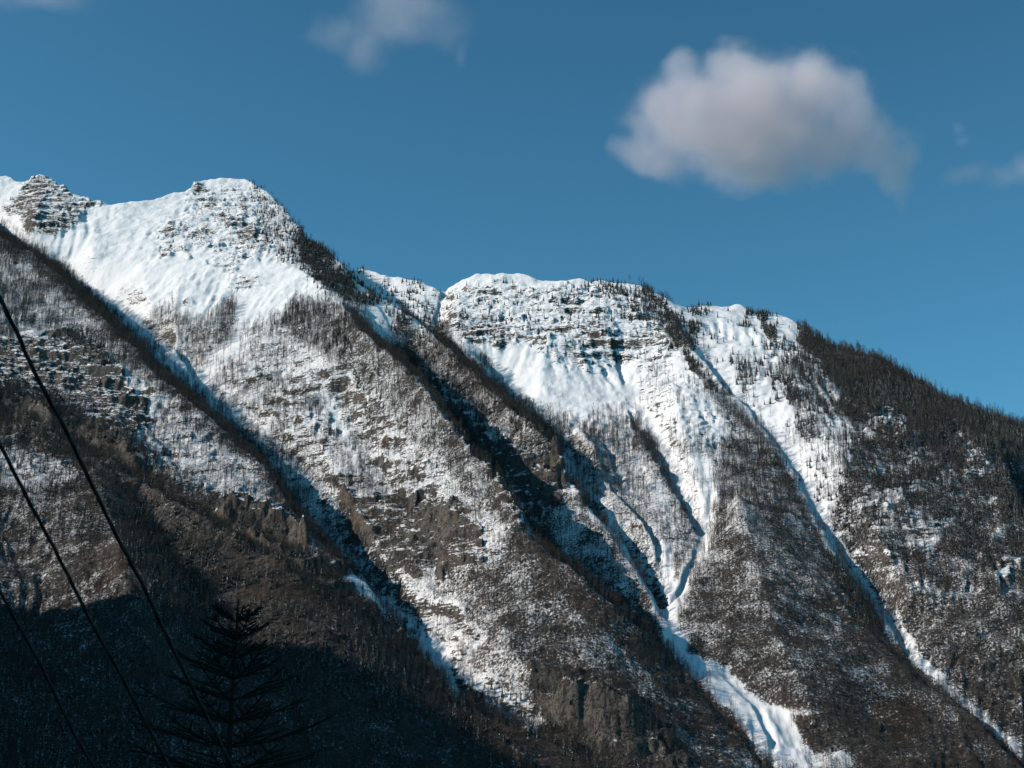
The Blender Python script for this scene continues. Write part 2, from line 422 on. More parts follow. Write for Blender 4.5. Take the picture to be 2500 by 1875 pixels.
# plateau face
area([(1085,720),(1120,700),(1210,690),(1330,700),(1470,700),(1560,720),(1620,800),(1660,880),(1620,900),(1500,900),(1420,920),(1300,850),(1230,850),(1150,840),(1090,800)], r=0.62, t=0.0, c=0.02)
area([(1100,760),(1180,770),(1240,800),(1230,850),(1150,840),(1110,800)], r=0.8)
area([(1330,700),(1450,720),(1500,790),(1460,860),(1360,800)], r=0.75, c=0.05)
area([(1080,840),(1200,850),(1280,880),(1330,960),(1300,1020),(1200,950),(1120,880)], r=0.0)
area([(1280,870),(1450,930),(1560,1000),(1540,1060),(1400,1020),(1330,980)], r=0.2)
area([(1440,1030),(1560,1000),(1640,1040),(1640,1110),(1560,1050),(1480,1060)], r=0.45, t=0.2)
area([(1560,900),(1660,890),(1740,960),(1790,1050),(1700,1090),(1610,1040),(1560,980)], r=0.5, t=0.08)
area([(1500,1060),(1560,1050),(1640,1200),(1700,1300),(1640,1380),(1610,1300),(1560,1200)], r=0.4, t=0.5)
area([(1400,1050),(1450,1090),(1500,1210),(1560,1260),(1500,1260),(1440,1180)], t=0.7)
stroke([(1553,1047),(1597,1117),(1650,1210),(1700,1290)], 13, t=1.0)
# spur D
area([(1530,690),(1600,716),(1660,796),(1722,883),(1790,960),(1740,960),(1690,900),(1650,850),(1610,780),(1560,730)], t=0.4, c=0.8, r=0.3)
area([(1430,690),(1540,690),(1620,760),(1600,800),(1520,760)], c=0.32)
area([(1720,960),(1812,981),(1909,1107),(1991,1261),(2088,1440),(2170,1586),(2332,1713),(2500,1867),(2500,2000),(1960,1900),(1950,1780),(1850,1710),(1770,1640),
      (1680,1590),(1650,1560),(1700,1420),(1730,1330),(1750,1200),(1760,1090),(1800,1080)], t=0.78, r=0.25)
stroke([(p[0], p[1]) for p in D[8:]], 30, t=1.0)
area([(1700,1590),(1780,1620),(1900,1740),(2100,1700),(2300,1760),(2480,1900),(2000,1900),(1950,1780),(1850,1700)], t=0.95, r=0.3)
area([(1860,1110),(1920,1120),(1960,1200),(1900,1190),(1840,1180)], c=0.75)
area([(2010,1340),(2070,1400),(2130,1540),(2090,1520),(2030,1440)], c=0.55)
area([(1770,1030),(1800,1090),(1790,1110),(1765,1060)], c=0.5)
area([(2120,1660),(2160,1690),(2150,1720),(2110,1700)], c=0.6)
# right-hand mass
area([(1946,787),(2048,857),(2170,895),(2353,989),(2600,1060),(2700,2000),(2500,1860),(2240,1600),(2150,1460),(2060,1340),(2000,1220),(1960,1130),(1930,1000),(1900,880),(1930,830)], t=0.7, c=0.85, r=0.35)
area([(2000,830),(2170,895),(2353,989),(2600,1060),(2600,1250),(2400,1180),(2250,1080),(2120,1000),(2020,900)], t=0.45, c=1.6)
area([(1930,1060),(2030,1010),(2090,1060),(2060,1150),(2040,1260),(1990,1190)], t=0.25, c=0.08, r=0.3)
area([(2130,1000),(2200,1010),(2260,1060),(2200,1080),(2140,1050)], t=0.2, c=0.3, r=0.7)
area([(2340,1080),(2420,1110),(2440,1180),(2370,1160)], t=0.3, c=0.4, r=0.8)
area([(2200,1250),(2320,1280),(2280,1360),(2210,1330)], t=0.4, c=0.2, r=0.6)
area([(2060,1380),(2500,1370),(2600,1500),(2600,2000),(2500,1840),(2380,1720),(2260,1600),(2160,1480)], t=0.82, c=0.16, r=0.3)
for k_ in range(46):
    rr_ = np.random.default_rng(900 + k_); bx = rr_.uniform(2020, 2480); by = rr_.uniform(1000, 1400) + 0.25 * (bx - 2100); lw = rr_.uniform(14, 46)
    m_ = np.abs((jit_u - bx) * 0.45 + (jit_v - by)) < lw * 0.22; m_ &= np.abs(jit_u - bx) < lw * 0.8
    T[m_] = 0.25; CN[m_] *= 0.35; R[m_] = 0.65
area([(2430,1080),(2600,1100),(2600,1400),(2480,1320),(2420,1200)], t=0.3, c=1.0)
# snow bowl on the right
area([(1640,755),(1810,745),(1900,770),(1960,800),(1960,860),(1920,880),(1880,930),(1850,900),(1800,890),(1740,880),(1690,830)], t=0, c=0.03, r=0.02)
area([(1650,750),(1740,748),(1735,775),(1690,770)], c=0.3)
area([(1685,790),(1710,790),(1700,840),(1685,835)], c=0.6)
area([(1815,757),(1850,772),(1840,800),(1818,790)], c=0.5)
area([(1862,775),(1885,775),(1890,830),(1865,838)], c=1.0)
area([(1780,880),(1840,885),(1860,930),(1850,990),(1810,960),(1790,920)], t=0.5, c=0.35)
area([(1870,840),(1900,830),(1960,850),(1950,890),(1890,880)], c=0.35)
area([(1880,900),(1910,910),(1910,960),(1890,1000),(1875,950)], t=0.4, c=0.3)
area([(1920,880),(1990,860),(2050,950),(2040,1030),(1960,1080),(1925,980)], t=0.5, c=0.25, r=0.25)
# snow gullies and avalanche tracks, free of trees
stroke([(1702,866),(1770,950),(1836,1003),(1885,1060),(1946,1146),(1986,1228),(2019,1300),(2068,1370)], 18, t=0.05, c=0, r=0.15)
stroke([(2068,1370),(2120,1440),(2170,1510)], 14, t=0.2, c=0, r=0.3)
stroke([(1865,860),(1850,940),(1880,1040)], 14, t=0.05, c=0.03, r=0.1)
stroke([(2165,1500),(2222,1590),(2235,1622),(2292,1670),(2373,1732),(2434,1788),(2495,1850)], 9, t=0, c=0, r=0.0)
stroke([(1450,1250),(1500,1290),(1550,1370),(1590,1440),(1632,1525)], 15, t=0.05, c=0, r=0.15)
stroke([(1590,1030),(1625,1110),(1665,1190),(1700,1255),(1720,1300)], 17, t=0.05, c=0, r=0.15)
stroke([(1720,1250),(1730,1180),(1700,1130)], 22, t=0.1, c=0, r=0.2)
stroke([(1620,1340),(1628,1400),(1632,1480)], 12, t=0.05, c=0, r=0.1)
stroke([(1718,1330),(1685,1395),(1657,1460),(1637,1509),(1640,1566)], 13, t=0, c=0, r=0.0)
area([(1625,1540),(1655,1540),(1681,1590),(1771,1632),(1852,1712),(1921,1747),(1954,1790),(1970,1826),(2030,1850),(2080,1900),(1900,1900),(1816,1775),(1722,1690),(1640,1610)], t=0, c=0, r=0.0)
area([(1945,1822),(2060,1840),(2100,1900),(1960,1900)], t=0.3, r=0.3)
stroke([(1925,1745),(1960,1740),(2000,1735)], 7, t=0.1, r=0.1)
area([(1010,1590),(1030,1560),(1080,1560),(1110,1620),(1120,1670),(1150,1720),(1120,1710),(1080,1680),(1040,1630)], t=0, c=0, r=0.03)
stroke([(860,1420),(930,1480),(1000,1540),(1040,1570)], 14, t=0.05, r=0.2)
stroke([(590,830),(545,880),(500,925),(480,950)], 17, t=0.02, r=0.08)
stroke([(790,960),(830,1050),(870,1150)], 7, t=0.02, r=0.1)
stroke([(330,800),(420,870),(480,930),(530,980)], 18, t=0.12, r=0.1)
T = blur(T, 5); CN = blur(CN, 3); R = blur(R, 2)

def lookup(M, u, v):
    fx = np.clip((u + 100) / 5, 0, RW - 1.001); fy = np.clip((v + 50) / 5, 0, RH - 1.001)
    ix = fx.astype(int); iy = fy.astype(int); fx = fx - ix; fy = fy - iy
    return (M[iy, ix] * (1 - fx) + M[iy, ix + 1] * fx) * (1 - fy) + (M[iy + 1, ix] * (1 - fx) + M[iy + 1, ix + 1] * fx) * fy

# ------------------------------------------------------------------ fine mountain mesh
a_f = np.concatenate([np.linspace(A0, -0.425, 90, endpoint=False), np.linspace(-0.425, 0.425, 1180), np.linspace(0.425, A1, 30)[1:]])
y_f = Y0 * np.exp(np.linspace(0, math.log(Y1 / Y0), 960))
def sample_grid(G, a, y):
    fx = np.clip((a - A0) / (A1 - A0) * (GX - 1), 0, GX - 1.001); fy = np.clip(np.log(y / Y0) / math.log(Y1 / Y0) * (GY - 1), 0, GY - 1.001)
    ix = fx.astype(int); iy = fy.astype(int); fx = fx - ix; fy = fy - iy
    return (G[iy, ix] * (1 - fx) + G[iy, ix + 1] * fx) * (1 - fy) + (G[iy + 1, ix] * (1 - fx) + G[iy + 1, ix + 1] * fx) * fy

def height(x, y):
    """final ground height and cover values at plan positions x, y"""
    a = x / y
    z = sample_grid(Z, a, y); fl = sample_grid(flow, a, y)
    u, v = project(x, y, z)
    r = lookup(R, u, v)
    stp = np.clip(sample_grid(STEEP, a, y) / 0.9, 1.0, 3.5)
    n1 = fbm(x / 90, y / 90, 4, 1)
    z = z + 11 * n1 + ((1.6 + 3.5 * r) * ridged(x / 55, y / 70, 3, 8) + (0.5 + 1.5 * r) * fbm(x / 26, y / 26, 3, 14)) * stp
    # rock relief
    rr = ridged(x / 70 + 0.4 * n1, y / 90, 5, 60, 0.55)
    z = z + (r * r * (10 + 9 * sstep(0.7, 0.95, r)) * (rr - 0.2) + r * 3.4 * ridged(x / 18, y / 18, 4, 70, 0.6)) * stp
    # beds of rock: steep steps with ledges between
    warp = 40 * fbm(x / 120, y / 120, 3, 80) + 12 * fbm(x / 26, y / 26, 3, 84)
    zz = z + 0.10 * x + warp
    chaos = sstep(0.7, 0.95, r)
    for P, k, sd in ((41.0, 0.5, 90), (19.0, 0.6, 95), (8.0, 0.6, 99)):
        t = zz / P; f = t - np.floor(t)
        st = np.floor(t) + sstep(0.32, 0.68, f)
        m = sstep(-0.1, 0.35, fbm(x / (P * 2.2), y / (P * 2.2), 3, sd) + (r - 0.36) * 0.7)
        z = z + (st - t) * P * k * (1 - 0.8 * chaos) * m * np.clip(r * 1.5, 0, 1)
        zz = z + 0.10 * x + warp
    z = z + 0.5 * fbm(x / 9, y / 9, 3, 120) * (0.4 + r)
    # wind and slough marks in open snow
    z = np.where(z < 2.0, 2.0 * np.exp(np.clip(z - 2.0, -400, 0) / 40.0) , z)
    return z, r, fl, u, v

AX, YY = np.meshgrid(a_f, y_f)
X = AX * YY
Zf, Rf, Ff, U, V = height(X, YY)
NR, NC = X.shape

def mesh_obj(name, verts, faces_quads, mat=None, attrs=None, smooth=False):
    me = bpy.data.meshes.new(name)
    nv = len(verts); nf = len(faces_quads); k = faces_quads.shape[1]
    me.vertices.add(nv); me.vertices.foreach_set("co", np.ascontiguousarray(verts, dtype=np.float32).ravel())
    me.loops.add(nf * k); me.loops.foreach_set("vertex_index", np.ascontiguousarray(faces_quads, dtype=np.int32).ravel())
    me.polygons.add(nf); me.polygons.foreach_set("loop_start", np.arange(0, nf * k, k, dtype=np.int32))
    me.polygons.foreach_set("loop_total", np.full(nf, k, dtype=np.int32))
    me.update(calc_edges=True)
    if attrs:
        for an, av in attrs.items():
            at = me.attributes.new(an, 'FLOAT', 'POINT'); at.data.foreach_set("value", np.ascontiguousarray(av, dtype=np.float32).ravel())
    if smooth: me.polygons.foreach_set("use_smooth", np.ones(nf, dtype=bool))
    if mat: me.materials.append(mat)
    return me

# ------------------------------------------------------------------ materials
def new_mat(name):
    m = bpy.data.materials.new(name); m.use_nodes = True
    nt = m.node_tree
    for n in list(nt.nodes):
        if n.type != 'OUTPUT_MATERIAL': nt.nodes.remove(n)
    return m, nt, nt.nodes["Material Output"]

class NT:
    def __init__(s, nt): s.nt = nt
    def n(s, t, **kw):
        nd = s.nt.nodes.new(t)
        for k, v in kw.items(): setattr(nd, k, v)
        return nd
    def link(s, a, b): s.nt.links.new(a, b)
    def val(s, sock, v):
        if hasattr(v, 'links') or hasattr(v, 'node'): s.link(v, sock)
        else: sock.default_value = v
    def math(s, op, a, b=None, c=None, clamp=False):
        nd = s.n("ShaderNodeMath", operation=op); nd.use_clamp = clamp
        s.val(nd.inputs[0], a)
        if b is not None: s.val(nd.inputs[1], b)
        if c is not None: s.val(nd.inputs[2], c)
        return nd.outputs[0]
    def noise(s, vec, scale, detail=3, rough=0.55, dist=0.0):
        nd = s.n("ShaderNodeTexNoise"); s.link(vec, nd.inputs['Vector'])
        nd.inputs['Scale'].default_value = scale; nd.inputs['Detail'].default_value = detail
        nd.inputs['Roughness'].default_value = rough; nd.inputs['Distortion'].default_value = dist
        return nd.outputs['Fac']
    def ramp(s, v, lo, hi, smooth=True):
        nd = s.n("ShaderNodeMapRange"); nd.interpolation_type = 'SMOOTHSTEP' if smooth else 'LINEAR'
        s.val(nd.inputs[0], v); s.val(nd.inputs[1], lo); s.val(nd.inputs[2], hi)
        return nd.outputs[0]
    def mix(s, f, a, b):
        nd = s.n("ShaderNodeMix", data_type='RGBA'); s.val(nd.inputs[0], f)
        for sock, v in ((nd.inputs[6], a), (nd.inputs[7], b)):
            if isinstance(v, tuple): sock.default_value = (*v, 1) if len(v) == 3 else v
            else: s.link(v, sock)
        return nd.outputs[2]
    def attr(s, name):
        nd = s.n("ShaderNodeAttribute"); nd.attribute_name = name; return nd.outputs['Fac']
    def scaled(s, vec, sc):
        nd = s.n("ShaderNodeMapping"); s.link(vec, nd.inputs[0]); nd.inputs[3].default_value = sc; return nd.outputs[0]

def terrain_material():
    m, nt, out = new_mat("snow_and_rock"); k = NT(nt)
    geo = k.n("ShaderNodeNewGeometry"); tc = k.n("ShaderNodeTexCoord"); P = tc.outputs['Object']
    rock = k.attr("rock"); wood = k.attr("wood")
    sep = k.n("ShaderNodeSeparateXYZ"); k.link(geo.outputs['Normal'], sep.inputs[0]); nz = sep.outputs[2]
    beds = k.noise(k.scaled(P, (0.035, 0.035, 0.22)), 1.0, 5, 0.62, 0.3)
    fine = k.noise(k.scaled(P, (0.16, 0.16, 0.45)), 1.0, 4, 0.65)
    big = k.noise(P, 0.012, 3, 0.5)
    # how steep it must be before snow no longer holds
    f = k.math('ADD', k.math('MULTIPLY', k.math('SUBTRACT', beds, 0.5), 1.3), k.math('MULTIPLY', k.math('SUBTRACT', fine, 0.5), 1.3))
    f = k.math('ADD', f, k.math('MULTIPLY', k.math('SUBTRACT', big, 0.5), 0.25))
    thr = k.math('MULTIPLY_ADD', rock, 0.62, 0.14)
    s = k.math('SUBTRACT', k.math('ADD', nz, f), thr)
    s = k.math('SUBTRACT', s, k.math('MULTIPLY', k.ramp(rock, 0.72, 0.92), 0.14))
    snow = k.ramp(s, -0.03, 0.05)
    # leaf litter, scrub and bare earth showing through in the woods
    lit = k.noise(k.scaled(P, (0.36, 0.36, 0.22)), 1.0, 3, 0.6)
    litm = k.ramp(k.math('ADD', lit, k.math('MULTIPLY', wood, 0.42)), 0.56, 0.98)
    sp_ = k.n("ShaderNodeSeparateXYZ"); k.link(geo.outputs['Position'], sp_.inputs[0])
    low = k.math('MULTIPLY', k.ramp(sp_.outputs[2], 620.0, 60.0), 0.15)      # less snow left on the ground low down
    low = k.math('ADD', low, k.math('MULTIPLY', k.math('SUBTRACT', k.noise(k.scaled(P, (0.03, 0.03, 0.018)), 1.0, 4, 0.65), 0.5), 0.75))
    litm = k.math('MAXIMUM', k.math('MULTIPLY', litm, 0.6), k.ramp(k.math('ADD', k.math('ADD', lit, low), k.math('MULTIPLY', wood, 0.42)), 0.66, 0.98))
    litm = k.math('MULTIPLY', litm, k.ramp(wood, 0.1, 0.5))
    rc = k.mix(k.noise(k.scaled(P, (0.09, 0.09, 0.05)), 1.0, 5, 0.7), (0.035, 0.032, 0.029), (0.19, 0.172, 0.155))
    rc = k.mix(k.ramp(k.noise(P, 0.02, 3), 0.5, 0.7), rc, (0.12, 0.095, 0.072))
    crack = k.math('ABSOLUTE', k.math('SUBTRACT', k.noise(k.scaled(P, (0.13, 0.13, 0.07)), 1.0, 4, 0.6, 0.4), 0.5))
    rc = k.mix(k.ramp(crack, 0.0, 0.05), (0.025, 0.022, 0.02), rc)
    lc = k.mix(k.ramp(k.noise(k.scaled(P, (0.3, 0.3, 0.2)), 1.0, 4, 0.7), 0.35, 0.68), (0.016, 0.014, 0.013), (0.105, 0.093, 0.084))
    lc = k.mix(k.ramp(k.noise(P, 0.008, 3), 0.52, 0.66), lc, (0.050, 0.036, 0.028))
    sc = k.mix(k.noise(P, 0.03, 3), (0.80, 0.80, 0.81), (0.86, 0.86, 0.865))
    c = k.mix(litm, sc, lc)
    c = k.mix(snow, rc, c)
    # relief finer than the mesh
    hb = k.math('ADD', k.math('MULTIPLY', k.noise(k.scaled(P, (0.3, 0.3, 0.6)), 1.0, 5, 0.6), 3.0), k.math('MULTIPLY', beds, 3.0))
    hs = k.math('MULTIPLY', k.noise(k.scaled(P, (0.12, 0.03, 0.03)), 1.0, 4, 0.55), 1.3)
    hm = k.n("ShaderNodeMix", data_type='FLOAT'); k.link(snow, hm.inputs[0]); k.link(hb, hm.inputs[2]); k.link(hs, hm.inputs[3])
    bump = k.n("ShaderNodeBump"); bump.inputs['Strength'].default_value = 0.8; bump.inputs['Distance'].default_value = 1.0
    k.link(hm.outputs[0], bump.inputs['Height'])
    b = k.n("ShaderNodeBsdfPrincipled"); k.link(c, b.inputs['Base Color']); b.inputs['Roughness'].default_value = 0.85
    b.inputs['Specular IOR Level'].default_value = 0.15
    k.link(bump.outputs[0], b.inputs['Normal']); k.link(b.outputs[0], out.inputs[0])
    return m

def plain_mat(name, c0, c1, scale=0.5, rough=0.9, snow=0.0):
    m, nt, out = new_mat(name); k = NT(nt)
    tc = k.n("ShaderNodeTexCoord"); oi = k.n("ShaderNodeObjectInfo")
    nz = k.noise(tc.outputs['Object'], scale, 3)
    f = k.math('ADD', k.math('MULTIPLY', nz, 0.5), k.math('MULTIPLY', oi.outputs['Random'], 0.5))
    c = k.mix(f, c0, c1)
    if snow:
        geo = k.n("ShaderNodeNewGeometry"); sep = k.n("ShaderNodeSeparateXYZ"); k.link(geo.outputs['Normal'], sep.inputs[0])
        nn = k.noise(geo.outputs['Position'], 0.9, 2)
        s = k.ramp(k.math('ADD', k.math('MULTIPLY', nn, 1.0), k.math('MULTIPLY', k.math('ABSOLUTE', sep.outputs[2]), 0.3)), 0.78 - 0.2 * snow, 0.86 - 0.2 * snow)
        c = k.mix(s, c, (0.75, 0.76, 0.78))
    b = k.n("ShaderNodeBsdfPrincipled"); k.link(c, b.inputs['Base Color']); b.inputs['Roughness'].default_value = rough
    b.inputs['Specular IOR Level'].default_value = 0.2
    k.link(b.outputs[0], out.inputs[0])
    return m

M_TERR = terrain_material()
M_BARK = plain_mat("bare_wood", (0.030, 0.027, 0.025), (0.095, 0.087, 0.081))
M_TWIG = plain_mat("twigs", (0.032, 0.027, 0.024), (0.082, 0.072, 0.065))
M_NEEDLE = plain_mat("needles", (0.009, 0.017, 0.013), (0.022, 0.033, 0.025), snow=0.12)
M_NEEDLE_S = plain_mat("needles_snowy", (0.016, 0.024, 0.018), (0.035, 0.042, 0.03), snow=0.22)
M_DARK = plain_mat("dark_needles", (0.006, 0.009, 0.006), (0.016, 0.02, 0.013), scale=3)
M_CABLE = plain_mat("black_cable_sheath", (0.006, 0.006, 0.006), (0.012, 0.012, 0.012), scale=30, rough=0.6)

def link(name, data, parent=None, kind=None, label=None, category=None, group=None):
    o = bpy.data.objects.new(name, data); COL.objects.link(o)
    if parent: o.parent = parent
    if kind: o["kind"] = kind
    if label: o["label"] = label
    if category: o["category"] = category
    if group: o["group"] = group
    return o

# ------------------------------------------------------------------ the mountain
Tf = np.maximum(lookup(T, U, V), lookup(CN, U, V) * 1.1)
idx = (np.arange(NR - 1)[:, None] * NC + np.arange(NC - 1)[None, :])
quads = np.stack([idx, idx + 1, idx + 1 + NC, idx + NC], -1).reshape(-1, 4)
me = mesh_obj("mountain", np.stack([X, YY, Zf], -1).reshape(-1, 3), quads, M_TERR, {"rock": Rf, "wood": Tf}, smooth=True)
link("mountain", me, kind="structure")

# ------------------------------------------------------------------ added mountain outside the frame on the left, shaped to shade the lower left
SHADE = [(600,1690),(700,1560),(800,1560),(950,1640),(1110,1745),(1300,1835),(1450,1905),(1600,2010)]
def shade_mountain():
    crest = []
    for u, v in SHADE:
        x, y, z = place(u, v, -200); t = 1350.0
        crest.append((x + sdir.x * t, y + sdir.y * t, z + sdir.z * t))
    crest = [(crest[0][0] - 60, crest[0][1] + 20, crest[0][2] - 600)] + crest + [(-1080, -60, 690.0), (-1150, -900, 700.0)]
    C_ = np.array(crest)
    ys = np.linspace(-1500, 2600, 240); xs = np.linspace(-2600, -330, 190)
    gx_, gy_ = np.meshgrid(xs, ys)
    h = np.full(gx_.shape, -1e9)
    for p0, p1 in zip(C_[:-1], C_[1:]):
        d = p1 - p0; L = d[0] ** 2 + d[1] ** 2
        t = np.clip(((gx_ - p0[0]) * d[0] + (gy_ - p0[1]) * d[1]) / L, 0, 1)
        dist = np.hypot(gx_ - p0[0] - t * d[0], gy_ - p0[1] - t * d[1])
        side = np.where(gx_ > p0[0] + t * d[0], 1.9, 2.2)
        h = np.maximum(h, p0[2] + t * d[2] - side * dist)
    lim = (-0.46 * gy_ - gx_)            # stays clear of what the camera sees
    h = np.where((gx_ > -0.46 * np.maximum(gy_, 0)) | (gx_ > -340), -2, np.minimum(h + 16 * fbm(gx_ / 50, gy_ / 50, 4, 700), 2.2 * lim))
    h = np.maximum(h, -1.0)
    ii = (np.arange(239)[:, None] * 190 + np.arange(189)[None, :])
    q = np.stack([ii, ii + 1, ii + 191, ii + 190], -1).reshape(-1, 4)
    me = mesh_obj("added_shade_mountain", np.stack([gx_, gy_, h], -1).reshape(-1, 3), q, M_TERR, {"rock": np.full(h.shape, .3), "wood": np.full(h.shape, .9)}, smooth=True)
    link("added_shade_mountain", me, kind="structure")
shade_mountain()

# valley floor out to the horizon
def valley():
    g = np.concatenate([-np.geomspace(30000, 40, 22), [0], np.geomspace(40, 30000, 22)])
    gx_, gy_ = np.meshgrid(g, g); h = -0.4 + 0.25 * fbm(gx_ / 30, gy_ / 30, 2, 720)
    h = np.where((gy_ > 900) & (gy_ < 40000) , h - 3, h)
    n = len(g); ii = (np.arange(n - 1)[:, None] * n + np.arange(n - 1)[None, :])
    q = np.stack([ii, ii + 1, ii + n + 1, ii + n], -1).reshape(-1, 4)
    me = mesh_obj("valley_ground", np.stack([gx_, gy_, h], -1).reshape(-1, 3), q, M_TERR, {"rock": np.zeros(h.shape), "wood": np.full(h.shape, .7)}, smooth=True)
    link("valley_ground", me, kind="structure")
valley()

# ------------------------------------------------------------------ clouds: real volumes high behind the range
def cloud(label, blobs, dist, dens, seed, soft=0.3):
    D = dist
    cen = np.array([np.mean([b[0] for b in blobs]), np.mean([b[1] for b in blobs])])
    def wpos(u, v, off=0.0):
        dx, dy, dz = ray(u, v); t = D + off
        return np.array([dx * t, dy * t, dz * t + CAM[2]])
    C0 = wpos(*cen)
    r = np.random.default_rng(seed)
    E = []
    for b in blobs:
        u, v, ru, rv = b[:4]; w8 = b[4] if len(b) > 4 else 1.0
        p = wpos(u, v, r.uniform(-0.3, 0.3) * ru / F * D) - C0
        sx, sz = ru / F * D, rv / F * D
        E.append((p, np.array([sx, 0.6 * (sx + sz) , sz]), w8))
    # closed hull a little larger than the cloud
    import bmesh
    bm = bmesh.new(); bmesh.ops.create_icosphere(bm, subdivisions=5, radius=1.0)
    dirs = np.array([v.co[:] for v in bm.verts]); R_ = np.full(len(dirs), 10.0)
    k = 1.5
    tt = np.linspace(0, 1, 220) * max(np.linalg.norm(e[0]) + max(e[1]) * k for e in E) * 1.05
    for e, rad, _ in E:
        for t in tt:
            ins = (((dirs * t - e) / (rad * k)) ** 2).sum(1) < 1
            R_ = np.where(ins, np.maximum(R_, t), R_)
    for v, rr, d in zip(bm.verts, R_, dirs): v.co = Vector(d * rr)
    me = bpy.data.meshes.new("cloud"); bm.to_mesh(me); bm.free()
    m, nt, out = new_mat("cloud_" + str(seed)); k = NT(nt)
    tc = k.n("ShaderNodeTexCoord"); P = tc.outputs['Object']
    sc1 = 1.0 / (0.03 * D)
    nz = k.noise(P, sc1 * 0.9, 5, 0.6)
    off = k.n("ShaderNodeTexNoise"); k.link(P, off.inputs['Vector']); off.inputs['Scale'].default_value = sc1 * 0.6; off.inputs['Detail'].default_value = 2
    va = k.n("ShaderNodeVectorMath", operation='SUBTRACT'); k.link(off.outputs['Color'], va.inputs[0]); va.inputs[1].default_value = (.5, .5, .5)
    vb = k.n("ShaderNodeVectorMath", operation='MULTIPLY_ADD'); k.link(va.outputs[0], vb.inputs[0]); vb.inputs[1].default_value = (0.022 * D,) * 3; k.link(P, vb.inputs[2])
    PP = vb.outputs[0]
    f = None
    for e, rad, w8 in E:
        s1 = k.n("ShaderNodeVectorMath", operation='SUBTRACT'); k.link(PP, s1.inputs[0]); s1.inputs[1].default_value = tuple(e)
        s2 = k.n("ShaderNodeVectorMath", operation='DIVIDE'); k.link(s1.outputs[0], s2.inputs[0]); s2.inputs[1].default_value = tuple(rad)
        s3 = k.n("ShaderNodeVectorMath", operation='LENGTH'); k.link(s2.outputs[0], s3.inputs[0])
        g = k.math('MULTIPLY', k.math('SUBTRACT', 1.30, s3.outputs['Value']), w8)
        f = g if f is None else k.math('SMOOTH_MAX', f, g, 0.4)
    f = k.math('ADD', f, k.math('MULTIPLY', k.math('SUBTRACT', nz, 0.5), 1.75))
    d = k.math('MULTIPLY', k.ramp(f, 0.02, soft + 0.5), dens)
    v = k.n("ShaderNodeVolumePrincipled"); v.inputs['Color'].default_value = (0.96, 0.87, 0.91, 1); v.inputs['Anisotropy'].default_value = 0.0
    k.link(d, v.inputs['Density']); k.link(v.outputs[0], out.inputs['Volume'])
    me.materials.append(m)
    o = link("cloud", me, label=label, category="cloud", group="clouds in the blue sky")
    o.location = C0
    return o
cloud("big puffy grey-white cloud standing above the right-hand ridge", [(1661,170,42,45,.8),(1785,165,60,45,.8),(1873,200,80,50),(1976,195,70,55),(2050,225,62,60),(2084,290,62,60),(1834,290,230,110),(1650,280,85,90),
      (1575,310,42,42,.8),(1590,375,85,42,.8),(1853,390,130,55),(2150,345,75,60,.8),(2190,420,50,62,.8),(2215,370,38,50,.75),(2026,355,130,60,.9),(2199,500,20,40,.45)], 7600, 0.0034, 11)
cloud("thin ragged cloud at the top edge, left of the middle", [(971,40,135,55),(940,-30,120,50),(813,75,70,42,.8),(892,120,52,50,.8),(1084,80,62,36,.8),(1130,135,18,34,.7),(1040,20,70,40)], 7300, 0.0015, 12, 0.7)
cloud("faint cloud wisp cut by the top left corner", [(100,-22,110,40),(190,10,60,20,.5),(0,-30,60,40)], 7300, 0.0016, 13, 0.7)
cloud("faint low cloud wisps at the right edge under the big cloud", [(2366,428,62,24,.8),(2449,437,50,24,.8),(2500,415,40,42,.9)], 7600, 0.0022, 14, 0.7)
cloud("tiny faint puff of cloud right of the big cloud", [(2336,318,20,18,.8),(2352,344,20,14,.7)], 7600, 0.0022, 15, 0.7)

# ------------------------------------------------------------------ trees
def tube(V, Fc, p0, p1, r0, r1, n=4):
    p0 = np.array(p0, float); p1 = np.array(p1, float)
    d = p1 - p0; d /= np.linalg.norm(d)
    a = np.cross(d, (0, 0, 1) if abs(d[2]) < 0.9 else (1, 0, 0)); a /= np.linalg.norm(a); b = np.cross(d, a)
    o = len(V)
    for p, r in ((p0, r0), (p1, r1)):
        for i in range(n):
            t = 2 * math.pi * i / n
            V.append(p + (a * math.cos(t) + b * math.sin(t)) * r)
    for i in range(n):
        j = (i + 1) % n
        Fc.append((o + i, o + j, o + n + j, o + n + i))

